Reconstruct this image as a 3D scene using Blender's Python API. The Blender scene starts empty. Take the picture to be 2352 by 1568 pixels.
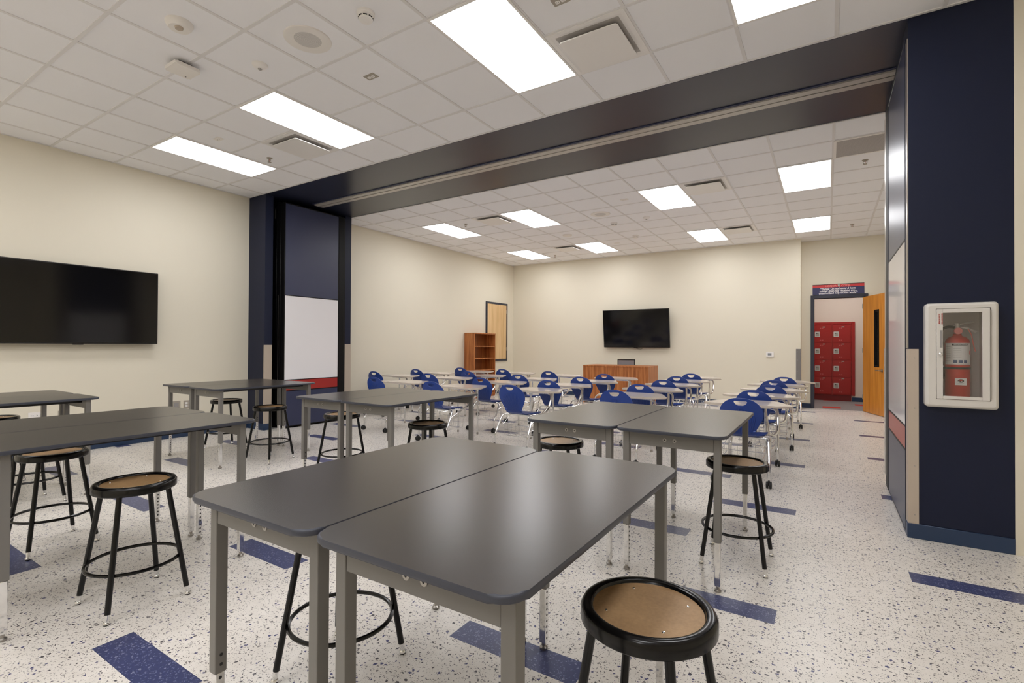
import bpy, bmesh, math, random
from mathutils import Vector, Matrix
random.seed(7)
S = bpy.context.scene
COL = S.collection

# ------------------------------------------------------------------ camera
F_PX, YAW, PITCH, ROLL, CAM_H = 1145.17, 0.56473, 0.008756, 0.005437, 1.3013
CZ = 3.591                       # ceiling height
GX, GY, T = -7.2622, 1.3973, 0.6096   # ceiling grid origin and module
FY = 6.5557                      # grid origin of the far room in Y
def cam_axes():
    cy, sy = math.cos(YAW), math.sin(YAW)
    f = Vector((-sy, cy, 0)); r = Vector((cy, sy, 0)); u = Vector((0, 0, 1))
    f2 = math.cos(PITCH)*f + math.sin(PITCH)*u; u2 = -math.sin(PITCH)*f + math.cos(PITCH)*u
    return math.cos(ROLL)*r + math.sin(ROLL)*u2, -math.sin(ROLL)*r + math.cos(ROLL)*u2, f2
_r, _u, _f = cam_axes()
cam = bpy.data.cameras.new('camera'); cam.sensor_width = 36; cam.sensor_fit = 'HORIZONTAL'
cam.lens = F_PX/2352*36; cam.clip_start = .02; cam.clip_end = 100
camo = bpy.data.objects.new('camera', cam); COL.objects.link(camo)
m = Matrix((( _r.x, _u.x, -_f.x, 0), (_r.y, _u.y, -_f.y, 0), (_r.z, _u.z, -_f.z, CAM_H), (0, 0, 0, 1)))
camo.matrix_world = m
S.camera = camo
# ------------------------------------------------------------------ world, exposure
w = bpy.data.worlds.new('world'); S.world = w; w.use_nodes = True
w.node_tree.nodes['Background'].inputs[0].default_value = (1, .95, .9, 1)
w.node_tree.nodes['Background'].inputs[1].default_value = 0.05
S.view_settings.view_transform = 'Standard'; S.view_settings.look = 'None'
S.view_settings.exposure = 0.0; S.view_settings.gamma = 1.0
S.view_settings.use_curve_mapping = False
LAMP = 11.2                       # radiance of the ceiling light panels
S.cycles.max_bounces = 10; S.cycles.diffuse_bounces = 6; S.cycles.glossy_bounces = 5
S.cycles.transparent_max_bounces = 8
S.cycles.use_denoising = True
S.cycles.sample_clamp_indirect = 6.0
S.cycles.caustics_reflective = False; S.cycles.caustics_refractive = False

# ------------------------------------------------------------------ materials
def srgb(r, g, b):
    f = lambda c: (c/255/12.92 if c/255 <= .04045 else ((c/255+.055)/1.055)**2.4)
    return (f(r), f(g), f(b), 1)
def mat(name, col, rough=.5, metal=0, spec=.5, coat=0, bump=None):
    M = bpy.data.materials.new(name); M.use_nodes = True
    b = M.node_tree.nodes['Principled BSDF']
    b.inputs['Base Color'].default_value = col; b.inputs['Roughness'].default_value = rough
    b.inputs['Metallic'].default_value = metal; b.inputs['Specular IOR Level'].default_value = spec
    b.inputs['Coat Weight'].default_value = coat
    if bump:
        n = M.node_tree.nodes; L = M.node_tree.links
        tc = n.new('ShaderNodeTexCoord'); nz = n.new('ShaderNodeTexNoise'); bp = n.new('ShaderNodeBump')
        nz.inputs['Scale'].default_value = bump[0]; nz.inputs['Detail'].default_value = 4
        bp.inputs['Strength'].default_value = bump[1]; bp.inputs['Distance'].default_value = bump[2]
        L.new(tc.outputs['Object'], nz.inputs['Vector']); L.new(nz.outputs['Fac'], bp.inputs['Height'])
        L.new(bp.outputs['Normal'], b.inputs['Normal'])
    return M
class NT:                        # small node helper
    def __init__(s, M): s.n = M.node_tree.nodes; s.l = M.node_tree.links; s.b = s.n['Principled BSDF']
    def val(s, i, v):
        if hasattr(v, 'is_output'): s.l.new(v, i)
        else: i.default_value = v
    def math(s, op, a, b=0.0, c=0.0):
        x = s.n.new('ShaderNodeMath'); x.operation = op
        s.val(x.inputs[0], a); s.val(x.inputs[1], b); s.val(x.inputs[2], c); return x.outputs[0]
    def mix(s, f, a, b):
        x = s.n.new('ShaderNodeMix'); x.data_type = 'RGBA'
        s.val(x.inputs[0], f); s.val(x.inputs[6], a); s.val(x.inputs[7], b); return x.outputs[2]
    def obj(s): return s.n.new('ShaderNodeTexCoord').outputs['Object']
    def sep(s, v):
        x = s.n.new('ShaderNodeSeparateXYZ'); s.l.new(v, x.inputs[0]); return x.outputs
    def noise(s, v, sc, det=3, out='Fac', rough=.5):
        x = s.n.new('ShaderNodeTexNoise'); s.l.new(v, x.inputs['Vector'])
        x.inputs['Scale'].default_value = sc; x.inputs['Detail'].default_value = det; x.inputs['Roughness'].default_value = rough
        return x.outputs[out]
    def scale(s, v, k):
        x = s.n.new('ShaderNodeVectorMath'); x.operation = 'MULTIPLY'; s.l.new(v, x.inputs[0]); x.inputs[1].default_value = k
        return x.outputs[0]
    def add(s, a, b):
        x = s.n.new('ShaderNodeVectorMath'); x.operation = 'ADD'; s.l.new(a, x.inputs[0]); s.l.new(b, x.inputs[1]); return x.outputs[0]
    def voro(s, v, sc, metric='EUCLIDEAN'):
        x = s.n.new('ShaderNodeTexVoronoi'); x.voronoi_dimensions = '2D'; x.distance = metric
        s.l.new(v, x.inputs['Vector']); x.inputs['Scale'].default_value = sc
        return x.outputs['Distance'], x.outputs['Color']
    def ramp(s, f, stops):
        x = s.n.new('ShaderNodeValToRGB'); s.l.new(f, x.inputs[0]); e = x.color_ramp.elements
        while len(e) < len(stops): e.new(.5)
        for q, (p, c) in zip(e, stops): q.position = p; q.color = c
        return x.outputs[0]
def wood(name, dark, mid, light, axis, sc=(3, 3, 3), rough=.4):
    M = mat(name, mid, rough); t = NT(M)
    k = [1.0]*3; k[axis] = .06
    v = t.scale(t.obj(), tuple(q*s_ for q, s_ in zip(k, sc)))
    n1 = t.noise(v, 9, 6); n2 = t.noise(v, 40, 3)
    f = t.math('ADD', t.math('MULTIPLY', n1, .8), t.math('MULTIPLY', n2, .2))
    t.l.new(t.ramp(f, [(.32, dark), (.5, mid), (.66, light)]), t.b.inputs['Base Color'])
    return M

M = {}
M['wall'] = mat('cream_wall_paint', srgb(226, 219, 201), .6, bump=(350, .08, .001))
M['corridor'] = mat('corridor_paint', srgb(222, 203, 186), .6)
M['navy'] = mat('navy_paint', srgb(24, 30, 52), .45, spec=.25, bump=(300, .04, .001))
M['soffit'] = mat('navy_soffit', srgb(34, 38, 56), .3, spec=.6)
M['base'] = mat('navy_rubber_base', srgb(34, 55, 86), .4)
M['tile'] = mat('ceiling_tile', srgb(245, 245, 248), .9, spec=.2, bump=(420, .35, .003))
M['tee'] = mat('ceiling_grid', srgb(228, 226, 226), .55)
M['white'] = mat('white_enamel', srgb(238, 235, 232), .4)
M['offwhite'] = mat('offwhite_plastic', srgb(236, 232, 227), .45)
M['guard'] = mat('beige_guard', srgb(188, 174, 158), .45)
M['clear'] = mat('clear_guard', srgb(205, 200, 192), .2)
M['grille'] = mat('perforated_grey', srgb(150, 146, 144), .5)
M['throat'] = mat('vent_throat', srgb(176, 172, 168), .6)
M['dark'] = mat('dark_cavity', srgb(22, 21, 21), .6)
M['black'] = mat('black_metal', srgb(14, 13, 13), .28)
M['blackframe'] = mat('black_panel_edge', srgb(11, 10, 11), .45, spec=.2)
M['panel'] = mat('navy_panel', srgb(48, 54, 84), .36, coat=.12)
M['panel'].node_tree.nodes['Principled BSDF'].inputs['Coat Roughness'].default_value = .25
M['board'] = mat('whiteboard', srgb(240, 238, 241), .15, coat=.3)
M['redband'] = mat('red_band', srgb(164, 38, 34), .35, coat=.2)
M['alu'] = mat('aluminium_track', srgb(186, 181, 174), .35, metal=.15)
M['steel'] = mat('brushed_steel', srgb(170, 165, 158), .3, metal=.9)
M['top'] = mat('charcoal_laminate', srgb(55, 50, 46), .27, spec=.62, bump=(500, .006, .0005))
M['edge'] = mat('charcoal_edge_band', srgb(58, 61, 72), .4)
M['grey'] = mat('grey_powdercoat', srgb(118, 115, 111), .42)
M['chrome'] = mat('chrome', (.82, .82, .82, 1), .09, metal=1)
M['stool'] = mat('black_stool_enamel', srgb(12, 11, 11), .2, spec=.35)
M['hard'] = mat('tan_hardboard', srgb(158, 124, 84), .45)
def hardboard():
    t = NT(M['hard']); v = t.obj(); n = t.math('ADD', t.math('MULTIPLY', t.noise(v, 9, 4), .6), t.math('MULTIPLY', t.noise(v, 120, 3), .4))
    t.l.new(t.ramp(n, [(.3, srgb(138, 106, 70)), (.7, srgb(172, 138, 97))]), t.b.inputs['Base Color'])
hardboard()
M['rubber'] = mat('black_rubber', srgb(20, 19, 19), .5)
M['worktop'] = mat('white_worktop', srgb(224, 212, 202), .13, spec=.6)
M['worktopedge'] = mat('worktop_edge', srgb(208, 196, 182), .35)
M['tv'] = mat('tv_screen', srgb(9, 8, 8), .1, spec=.5)
M['tvframe'] = mat('tv_bezel', srgb(24, 20, 18), .3)
M['cherry'] = wood('cherry_laminate', srgb(140, 78, 36), srgb(172, 103, 52), srgb(196, 128, 72), 2)
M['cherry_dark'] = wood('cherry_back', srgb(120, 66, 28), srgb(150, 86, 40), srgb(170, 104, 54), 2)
M['maple'] = wood('maple_door', srgb(182, 112, 32), srgb(204, 132, 44), srgb(214, 146, 60), 2, sc=(2, 2, 2), rough=.35)
M['birch'] = wood('pale_birch', srgb(206, 168, 116), srgb(220, 184, 134), srgb(226, 194, 148), 2, sc=(2, 2, 2))
M['frame'] = mat('charcoal_navy_frame', srgb(46, 48, 62), .4)
M['locker'] = mat('red_locker', srgb(160, 24, 20), .32)
M['lockerdark'] = mat('dark_red_plinth', srgb(112, 20, 18), .5)
M['red'] = mat('extinguisher_red', srgb(200, 48, 38), .25)
M['pink'] = mat('red_tag', srgb(214, 96, 84), .5)
M['label'] = mat('paper_label', srgb(236, 234, 232), .5)
M['labelblue'] = mat('label_blue', srgb(70, 88, 128), .5)
M['ink'] = mat('black_ink', srgb(34, 32, 32), .6)
M['signred'] = mat('sign_red', srgb(206, 58, 62), .45)
M['signnavy'] = mat('sign_navy', srgb(52, 54, 96), .45)
M['signwhite'] = mat('sign_white', srgb(240, 238, 240), .5)
M['signpink'] = mat('sign_pale_red', srgb(234, 142, 138), .5)
M['redink'] = mat('red_ink', srgb(190, 70, 62), .6)
M['mesh'] = mat('grey_mesh_fabric', srgb(132, 134, 140), .7)
M['plate'] = mat('stainless_plate', srgb(168, 160, 148), .4, metal=.15)
M['cabgrey'] = mat('cabinet_interior', srgb(224, 221, 218), .5)
M['cab'] = mat('cabinet_enamel', srgb(216, 212, 206), .3)
def chrome_tweak(): pass
# emitter
def emitter(name, col, k):
    X = bpy.data.materials.new(name); X.use_nodes = True; n = X.node_tree.nodes; n.clear()
    e = n.new('ShaderNodeEmission'); o = n.new('ShaderNodeOutputMaterial')
    e.inputs[0].default_value = col; e.inputs[1].default_value = k; X.node_tree.links.new(e.outputs[0], o.inputs[0]); return X
M['lamp'] = emitter('lit_panel', (.98, .98, 1, 1), LAMP)
# thin clear glass
def glass(name):
    X = bpy.data.materials.new(name); X.use_nodes = True; n = X.node_tree.nodes; l = X.node_tree.links; n.clear()
    o = n.new('ShaderNodeOutputMaterial'); mx = n.new('ShaderNodeMixShader'); tr = n.new('ShaderNodeBsdfTransparent'); gl = n.new('ShaderNodeBsdfGlossy')
    tr.inputs[0].default_value = (.93, .93, .93, 1); gl.inputs['Roughness'].default_value = .04; mx.inputs[0].default_value = .07
    l.new(tr.outputs[0], mx.inputs[1]); l.new(gl.outputs[0], mx.inputs[2]); l.new(mx.outputs[0], o.inputs[0]); return X
M['silver'] = mat('silver_paint', srgb(206, 202, 196), .3, metal=.25)
M['cornergrey'] = mat('grey_guard', srgb(120, 116, 114), .45)
M['glass'] = glass('clear_glass')
# blue moulded plastic with vertical ribs on the lower back
def plastic():
    X = mat('blue_shell_plastic', srgb(30, 62, 140), .36, spec=.45); t = NT(X)
    x, y, z = t.sep(t.obj())
    # ribs converge towards the neck: angle from a point below
    ang = t.math('ARCTAN2', x, t.math('SUBTRACT', z, .12))
    wv = t.math('SINE', t.math('MULTIPLY', ang, 190))
    top = t.math('SUBTRACT', .715, t.math('MULTIPLY', t.math('MULTIPLY', x, x), 4.5))
    m1 = t.math('LESS_THAN', z, top); m2 = t.math('GREATER_THAN', z, .475); m3 = t.math('LESS_THAN', t.math('ABSOLUTE', ang), .27)
    mk = t.math('MULTIPLY', t.math('MULTIPLY', m1, m2), m3)
    h = t.math('MULTIPLY', t.math('MINIMUM', wv, .2), mk)
    bp = t.n.new('ShaderNodeBump'); bp.inputs['Strength'].default_value = 1; bp.inputs['Distance'].default_value = .004
    t.l.new(h, bp.inputs['Height']); t.l.new(bp.outputs[0], t.b.inputs['Normal']); return X
M['blue'] = plastic()
# terrazzo floor with inlaid blue strips
def floor_mat():
    X = mat('speckled_floor', srgb(220, 212, 202), .3, spec=.45); t = NT(X); v = t.obj()
    x, y, z = t.sep(v)
    nz = t.scale(t.noise(v, 75, 3, 'Color'), (.022, .022, 0))
    vd = t.add(v, nz)
    d1, c1 = t.voro(vd, 51, 'EUCLIDEAN'); r1 = t.sep(c1)
    d2, c2 = t.voro(vd, 116, 'EUCLIDEAN'); r2 = t.sep(c2)
    k1 = t.math('LESS_THAN', d1, t.math('MULTIPLY', t.math('SUBTRACT', r1[0], .66), 1.0))
    k2 = t.math('LESS_THAN', d2, t.math('MULTIPLY', t.math('SUBTRACT', r2[0], .54), .84))
    base = t.mix(t.noise(v, 14, 5), srgb(217, 210, 201), srgb(238, 233, 226))
    chip2 = t.mix(r2[1], srgb(140, 132, 127), srgb(78, 74, 78))
    chip1 = t.mix(t.math('GREATER_THAN', r1[1], .55), srgb(72, 68, 72), srgb(58, 60, 106))
    d3, c3 = t.voro(vd, 190); r3 = t.sep(c3); k3 = t.math('LESS_THAN', d3, t.math('MULTIPLY', t.math('SUBTRACT', r3[0], .6), .8))
    c = t.mix(t.math('MULTIPLY', k3, .42), base, srgb(110, 104, 100)); c = t.mix(k2, c, chip2); c = t.mix(k1, c, chip1)
    # blue strips
    Y0, PY, X0, PX = .850, .9, -2.652, 1.829
    ry = t.math('DIVIDE', t.math('SUBTRACT', y, Y0), PY); row = t.math('FLOOR', ry)
    fy = t.math('MULTIPLY', t.math('SUBTRACT', ry, row), PY)
    iny = t.math('LESS_THAN', fy, .152)
    odd = t.math('SUBTRACT', row, t.math('MULTIPLY', t.math('FLOOR', t.math('MULTIPLY', row, .5)), 2))
    xs = t.math('SUBTRACT', t.math('SUBTRACT', x, X0), t.math('MULTIPLY', odd, 1.219))
    rx = t.math('DIVIDE', xs, PX); fx = t.math('MULTIPLY', t.math('SUBTRACT', rx, t.math('FLOOR', rx)), PX)
    blue = t.math('MULTIPLY', iny, t.math('LESS_THAN', fx, .6096))
    kb = t.math('LESS_THAN', d2, t.math('MULTIPLY', t.math('SUBTRACT', r2[0], .5), .85))
    kb1 = t.math('LESS_THAN', d1, t.math('MULTIPLY', t.math('SUBTRACT', r1[0], .7), .9))
    bc = t.mix(kb, srgb(64, 70, 108), srgb(108, 114, 148)); bc = t.mix(kb1, bc, srgb(126, 130, 158))
    t.l.new(t.mix(blue, c, bc), t.b.inputs['Base Color'])
    return X
M['floor'] = floor_mat()
def carpet():
    X = mat('corridor_floor', srgb(140, 132, 128), .7); t = NT(X); v = t.obj(); x, y, z = t.sep(v)
    n = t.noise(v, 60, 4); g = t.mix(n, srgb(120, 114, 112), srgb(160, 150, 146))
    # red tiles every other cell
    fy = t.math('DIVIDE', t.math('SUBTRACT', y, 12.72), .9); row = t.math('FLOOR', fy); iy = t.math('LESS_THAN', t.math('SUBTRACT', fy, row), .38)
    xs = t.math('SUBTRACT', t.math('ADD', x, .1), t.math('MULTIPLY', row, .62)); fx = t.math('DIVIDE', xs, 1.24)
    ix = t.math('LESS_THAN', t.math('SUBTRACT', fx, t.math('FLOOR', fx)), .27)
    t.l.new(t.mix(t.math('MULTIPLY', ix, iy), g, srgb(196, 50, 34)), t.b.inputs['Base Color']); return X
M['carpet'] = carpet()
def speaker_mat():
    X = mat('speaker_grille', srgb(150, 144, 140), .5); t = NT(X); x, y, z = t.sep(t.obj())
    r = t.math('SQRT', t.math('ADD', t.math('MULTIPLY', x, x), t.math('MULTIPLY', y, y)))
    k = t.math('GREATER_THAN', t.math('SINE', t.math('MULTIPLY', r, 900)), .1)
    t.l.new(t.mix(k, srgb(186, 182, 178), srgb(226, 223, 220)), t.b.inputs['Base Color']); return X
M['speaker'] = speaker_mat()
def perf():
    X = mat('perforated_sheet', srgb(150, 146, 144), .5); t = NT(X); d, c = t.voro(t.obj(), 80)
    x, y, z = t.sep(t.obj())
    k = t.math('GREATER_THAN', t.math('MULTIPLY', t.math('SINE', t.math('MULTIPLY', x, 420)), t.math('SINE', t.math('MULTIPLY', y, 420))), .15)
    t.l.new(t.mix(k, srgb(190, 186, 184), srgb(124, 122, 120)), t.b.inputs['Base Color']); return X
M['perf'] = perf()

# ------------------------------------------------------------------ mesh builder
class MB:
    def __init__(s): s.b = bmesh.new(); s.mats = []
    def mi(s, m):
        if m not in s.mats: s.mats.append(m)
        return s.mats.index(m)
    def face(s, vs, m, smooth=False):
        try: f = s.b.faces.new(vs)
        except ValueError: return None
        f.material_index = s.mi(m); f.smooth = smooth; return f
    def box(s, x0, x1, y0, y1, z0, z1, m, bev=0, seg=2):
        a = MB._tmp(); 
        vs = [a.verts.new((x, y, z)) for x in (x0, x1) for y in (y0, y1) for z in (z0, z1)]
        for q in ((0,1,3,2), (4,6,7,5), (0,4,5,1), (2,3,7,6), (0,2,6,4), (1,5,7,3)): a.faces.new([vs[i] for i in q])
        if bev: bmesh.ops.bevel(a, geom=a.edges[:], offset=bev, segments=seg, affect='EDGES', profile=.5)
        s.merge(a, m, smooth=bool(bev), flat=True); return s
    @staticmethod
    def _tmp(): return bmesh.new()
    def merge(s, a, m, smooth=False, mx=None, flat=False):
        bmesh.ops.recalc_face_normals(a, faces=a.faces[:])
        k = s.mi(m); mp = {}
        for v in a.verts: mp[v] = s.b.verts.new(mx @ v.co if mx else v.co)
        for f in a.faces:
            try: g = s.b.faces.new([mp[v] for v in f.verts])
            except ValueError: continue
            g.material_index = k; g.smooth = smooth and not (flat and max(abs(c) for c in f.normal) > .9999)
        a.free()
    def prism(s, pts, z0, z1, m, mside=None, bev=0, seg=3):
        a = MB._tmp()
        lo = [a.verts.new((p[0], p[1], z0)) for p in pts]; hi = [a.verts.new((p[0], p[1], z1)) for p in pts]
        a.faces.new(lo[::-1]); a.faces.new(hi); n = len(pts)
        for i in range(n): a.faces.new((lo[i], lo[(i+1) % n], hi[(i+1) % n], hi[i]))
        if bev:
            ed = [e for e in a.edges if abs(e.verts[0].co.z-e.verts[1].co.z) < 1e-6]
            bmesh.ops.bevel(a, geom=ed, offset=bev, segments=seg, affect='EDGES', profile=.5)
        bmesh.ops.recalc_face_normals(a, faces=a.faces[:])
        k0, k1 = s.mi(m), s.mi(mside or m); mp = {v: s.b.verts.new(v.co) for v in a.verts}
        for f in a.faces:
            g = s.b.faces.new([mp[v] for v in f.verts]); flat = abs(f.normal.z) > .999
            g.material_index = k0 if flat else k1; g.smooth = not flat
        a.free(); return s
    def lathe(s, prof, m, n=32, c=(0, 0, 0), smooth=True, axis='z', cap=True):
        a = MB._tmp(); rings = []
        for r, z in prof:
            ring = []
            for i in range(n):
                t = 2*math.pi*i/n; p = (r*math.cos(t), r*math.sin(t), z)
                if axis == 'y': p = (p[0], p[2], p[1])
                if axis == 'x': p = (p[2], p[0], p[1])
                ring.append(a.verts.new((p[0]+c[0], p[1]+c[1], p[2]+c[2])))
            rings.append(ring)
        for A, B in zip(rings, rings[1:]):
            for i in range(n): a.faces.new((A[i], A[(i+1) % n], B[(i+1) % n], B[i]))
        if cap: a.faces.new(rings[0][::-1]); a.faces.new(rings[-1])
        bmesh.ops.remove_doubles(a, verts=a.verts[:], dist=1e-6)
        s.merge(a, m, smooth); return s
    def tube(s, pts, r, m, n=10, sub=0, closed=False, cap=True):
        P = [Vector(p) for p in pts]
        if sub: P = catmull(P, sub, closed)
        a = MB._tmp(); rings = []; N = len(P); nrm = None
        for i, p in enumerate(P):
            if closed: t = P[(i+1) % N]-P[i-1]
            else: t = P[min(i+1, N-1)]-P[max(i-1, 0)]
            t.normalize()
            if nrm is None:
                nrm = Vector((0, 0, 1)) if abs(t.z) < .9 else Vector((1, 0, 0))
            nrm = (nrm-t*nrm.dot(t)).normalized(); bn = t.cross(nrm)
            rings.append([a.verts.new(p+r*(math.cos(2*math.pi*k/n)*nrm+math.sin(2*math.pi*k/n)*bn)) for k in range(n)])
        pr = list(zip(rings, rings[1:])) + ([(rings[-1], rings[0])] if closed else [])
        for A, B in pr:
            for k in range(n): a.faces.new((A[k], A[(k+1) % n], B[(k+1) % n], B[k]))
        if cap and not closed: a.faces.new(rings[0][::-1]); a.faces.new(rings[-1])
        s.merge(a, m, True); return s
    def build(s, name, parent=None, loc=None, rot=None):
        me = bpy.data.meshes.new(name); s.b.normal_update()
        for e in s.b.edges:
            if len(e.link_faces) == 2 and e.calc_face_angle(0) > .7: e.smooth = False
        s.b.to_mesh(me); s.b.free()
        for q in s.mats: me.materials.append(M[q])
        o = bpy.data.objects.new(name, me); COL.objects.link(o)
        if parent: o.parent = parent
        if loc: o.location = loc
        if rot: o.rotation_euler = rot
        return o
def catmull(P, k, closed=False):
    out = []; N = len(P); rng = N if closed else N-1
    for i in range(rng):
        p0 = P[i-1] if (closed or i > 0) else P[0]; p1 = P[i]; p2 = P[(i+1) % N]
        p3 = P[(i+2) % N] if (closed or i+2 < N) else P[-1]
        for j in range(k):
            t = j/k
            out.append(.5*((2*p1)+(p2-p0)*t+(2*p0-5*p1+4*p2-p3)*t*t+(3*p1-p0-3*p2+p3)*t**3))
    if not closed: out.append(P[-1])
    return out
def fillet(pts, r, n=6):
    out = []; N = len(pts)
    for i in range(N):
        p = Vector(pts[i]); a = Vector(pts[i-1]); b = Vector(pts[(i+1) % N]); rr = r[i] if isinstance(r, (list, tuple)) else r
        u = (a-p).normalized(); v = (b-p).normalized(); ang = u.angle(v)
        d = min(rr/math.tan(ang/2), (a-p).length*.49, (b-p).length*.49); rad = d*math.tan(ang/2)
        c = p+(u+v).normalized()*(rad/math.sin(ang/2)); A = (p+u*d)-c; B = (p+v*d)-c; sw = A.angle(B)
        for k in range(n+1):
            t = k/n; out.append((c+(A*math.sin((1-t)*sw)+B*math.sin(t*sw))/math.sin(sw)).to_tuple())
    return out
def rrect(x0, x1, y0, y1, r, n=6): return fillet([(x0, y0), (x1, y0), (x1, y1), (x0, y1)], r, n)
def tag(o, label, cat, group=None):
    o['label'] = label; o['category'] = cat
    if group: o['group'] = group
    return o
def thing(name, label, cat, loc=(0, 0, 0), rz=0, group=None):
    o = bpy.data.objects.new(name, None); COL.objects.link(o); o.empty_display_size = .1
    o.location = loc; o.rotation_euler = (0, 0, rz); return tag(o, label, cat, group)
def struct(o): o['kind'] = 'structure'; return o
KIDS = {}
def kids(o): return [c for c in COL.objects if c.parent == o]
def copy_tree(o, parent=None):
    c = o.copy(); COL.objects.link(c)
    if parent: c.parent = parent
    for ch in [q for q in list(COL.objects) if q.parent == o]: copy_tree(ch, c)
    return c
def place(proto, used, label, loc, rz=0, group=None):
    o = proto if not used else copy_tree(proto)
    o.location = loc; o.rotation_euler = (0, 0, rz); o['label'] = label
    if group: o['group'] = group
    return o
def text_mesh(s, body, size, m, name, parent=None, bold=0.0, loc=(0, 0, 0), rot=(0, 0, 0), align='CENTER', ext=.0006, sx=1.0):
    cu = bpy.data.curves.new(name, 'FONT'); cu.body = body; cu.size = size; cu.align_x = align; cu.align_y = 'CENTER'
    cu.extrude = ext; cu.offset = bold; cu.resolution_u = 3
    t = bpy.data.objects.new(name+'_curve', cu); COL.objects.link(t)
    dg = bpy.context.evaluated_depsgraph_get(); dg.update()
    me = bpy.data.meshes.new_from_object(t.evaluated_get(dg)); COL.objects.unlink(t); bpy.data.objects.remove(t)
    me.materials.clear(); me.materials.append(M[m])
    for v in me.vertices: v.co.x *= sx
    o = bpy.data.objects.new(name, me); COL.objects.link(o)
    if parent: o.parent = parent
    o.location = loc; o.rotation_euler = rot
    return o

# ================================================================== SETTING
XL, XR, YB = -7.65, 2.6, -3.6          # left wall, right wall, wall behind the camera
YP0, YP1 = 4.375, 5.99                 # the wide opening between the rooms
YW, YD = 12.13, 12.5                   # far wall, recessed door wall
XC = .47                              # right jamb of the opening
XFR = 1.75                             # right wall of the far room
struct(MB().box(XL-.3, XR+.3, YB-.3, YD, -.1, 0, 'floor').build('floor'))
struct(MB().box(-2.2, 3.2, YD, 15.0, -.1, -.0005, 'carpet').build('floor_corridor'))
struct(MB().box(XL-.15, XL, YB-.15, YW+.15, 0, CZ+.3, 'wall').build('wall_left'))
struct(MB().box(XL, XR+.15, YB-.15, YB, 0, CZ+.3, 'wall').build('wall_rear'))
struct(MB().box(XR, XR+.15, YB, YP0, 0, CZ+.3, 'wall').build('wall_right'))
struct(MB().box(XFR, XFR+.15, YP1, YD+.15, 0, CZ+.3, 'wall').build('wall_far_right'))
struct(MB().box(XL, -.485, YW, YW+.6, 0, CZ+.3, 'wall').build('wall_back'))
# door wall with its opening
DX0, DX1, DH = -.258, .64, 2.345
w_ = MB(); w_.box(-.485, DX0, YD, YD+.15, 0, CZ+.3, 'wall'); w_.box(DX1, XFR+.15, YD, YD+.15, 0, CZ+.3, 'wall'); w_.box(DX0, DX1, YD, YD+.15, DH, CZ+.3, 'wall')
struct(w_.build('wall_door'))
# corridor shell beyond the door
YK = 14.63
struct(MB().box(-2.2, 3.2, YK, YK+.15, 0, 3.0, 'corridor').build('wall_corridor'))
w_ = MB(); w_.box(-2.35, -2.2, YD+.15, YK+.15, 0, 3.0, 'corridor'); w_.box(3.2, 3.35, YD+.15, YK+.15, 0, 3.0, 'corridor')
struct(w_.build('wall_corridor_ends'))
struct(MB().box(-2.2, 3.2, YD+.15, YK, 3.0, 3.1, 'tile').build('ceiling_corridor'))
# ceilings with tee grid
def ceiling_room(name, x0, x1, y0, y1, gy):
    b = MB(); b.box(x0, x1, y0, y1, CZ+.006, CZ+.1, 'tile')
    h = .0125; i0 = math.ceil((x0-GX)/T); i1 = math.floor((x1-GX)/T); j0 = math.ceil((y0-gy)/T); j1 = math.floor((y1-gy)/T)
    for i in range(i0, i1+1):
        X = GX+i*T
        if x0+.05 < X < x1-.05: b.box(X-h, X+h, y0, y1, CZ, CZ+.007, 'tee')
    for j in range(j0, j1+1):
        Y = gy+j*T
        if not (y0+.05 < Y < y1-.05): continue
        xs = [x0]+[GX+i*T for i in range(i0, i1+1) if x0+.05 < GX+i*T < x1-.05]+[x1]
        for a, c in zip(xs, xs[1:]): b.box(a+(h if a > x0 else 0), c-(h if c < x1 else 0), Y-h, Y+h, CZ+.0004, CZ+.007, 'tee')
    # perimeter angle
    for (a, c, d, e) in ((x0, x1, y0, y0+.022), (x0, x1, y1-.022, y1), (x0, x0+.022, y0, y1), (x1-.022, x1, y0, y1)):
        b.box(a, c, d, e, CZ-.001, CZ+.0068, 'tee')
    return struct(b.build(name))
ceiling_room('ceiling', XL, XR, YB, YP0, GY)
ceiling_room('ceiling_far_room', XL, XFR, YP1, YD, FY)
# dark blue soffit of the opening
struct(MB().box(XL, XR, YP0, YP1, CZ-.004, CZ+.1, 'soffit').build('trim_1'))
struct(MB().box(XL, XC, YP1, YP1+.018, CZ-.012, CZ+.02, 'tee').build('trim_2'))
# left jambs and pocket wall
w_ = MB(); w_.box(XL, -7.215, YP0, 4.50, 0, CZ, 'navy'); w_.box(XL, -7.215, 5.86, YP1, 0, CZ, 'navy'); w_.box(XL, -7.62, 4.50, 5.86, 0, CZ, 'navy')
struct(w_.build('wall_jamb_left'))
# right jamb block with a recess for the extinguisher cabinet
CX0, CX1, CZ0, CZ1, CD = .606, .876, .965, 1.562, .2
w_ = MB()
w_.box(XC, 1.0, YP0+CD, YP1, 0, CZ, 'navy'); w_.box(XC, CX0, YP0, YP0+CD, 0, CZ, 'navy'); w_.box(CX1, 1.0, YP0, YP0+CD, 0, CZ, 'navy')
w_.box(CX0, CX1, YP0, YP0+CD, 0, CZ0, 'navy'); w_.box(CX0, CX1, YP0, YP0+CD, CZ1, CZ, 'navy')
struct(w_.build('wall_jamb_right'))
struct(MB().box(1.0, XR, YP0-.004, YP1, 0, CZ, 'wall').build('wall_partition_right'))
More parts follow.
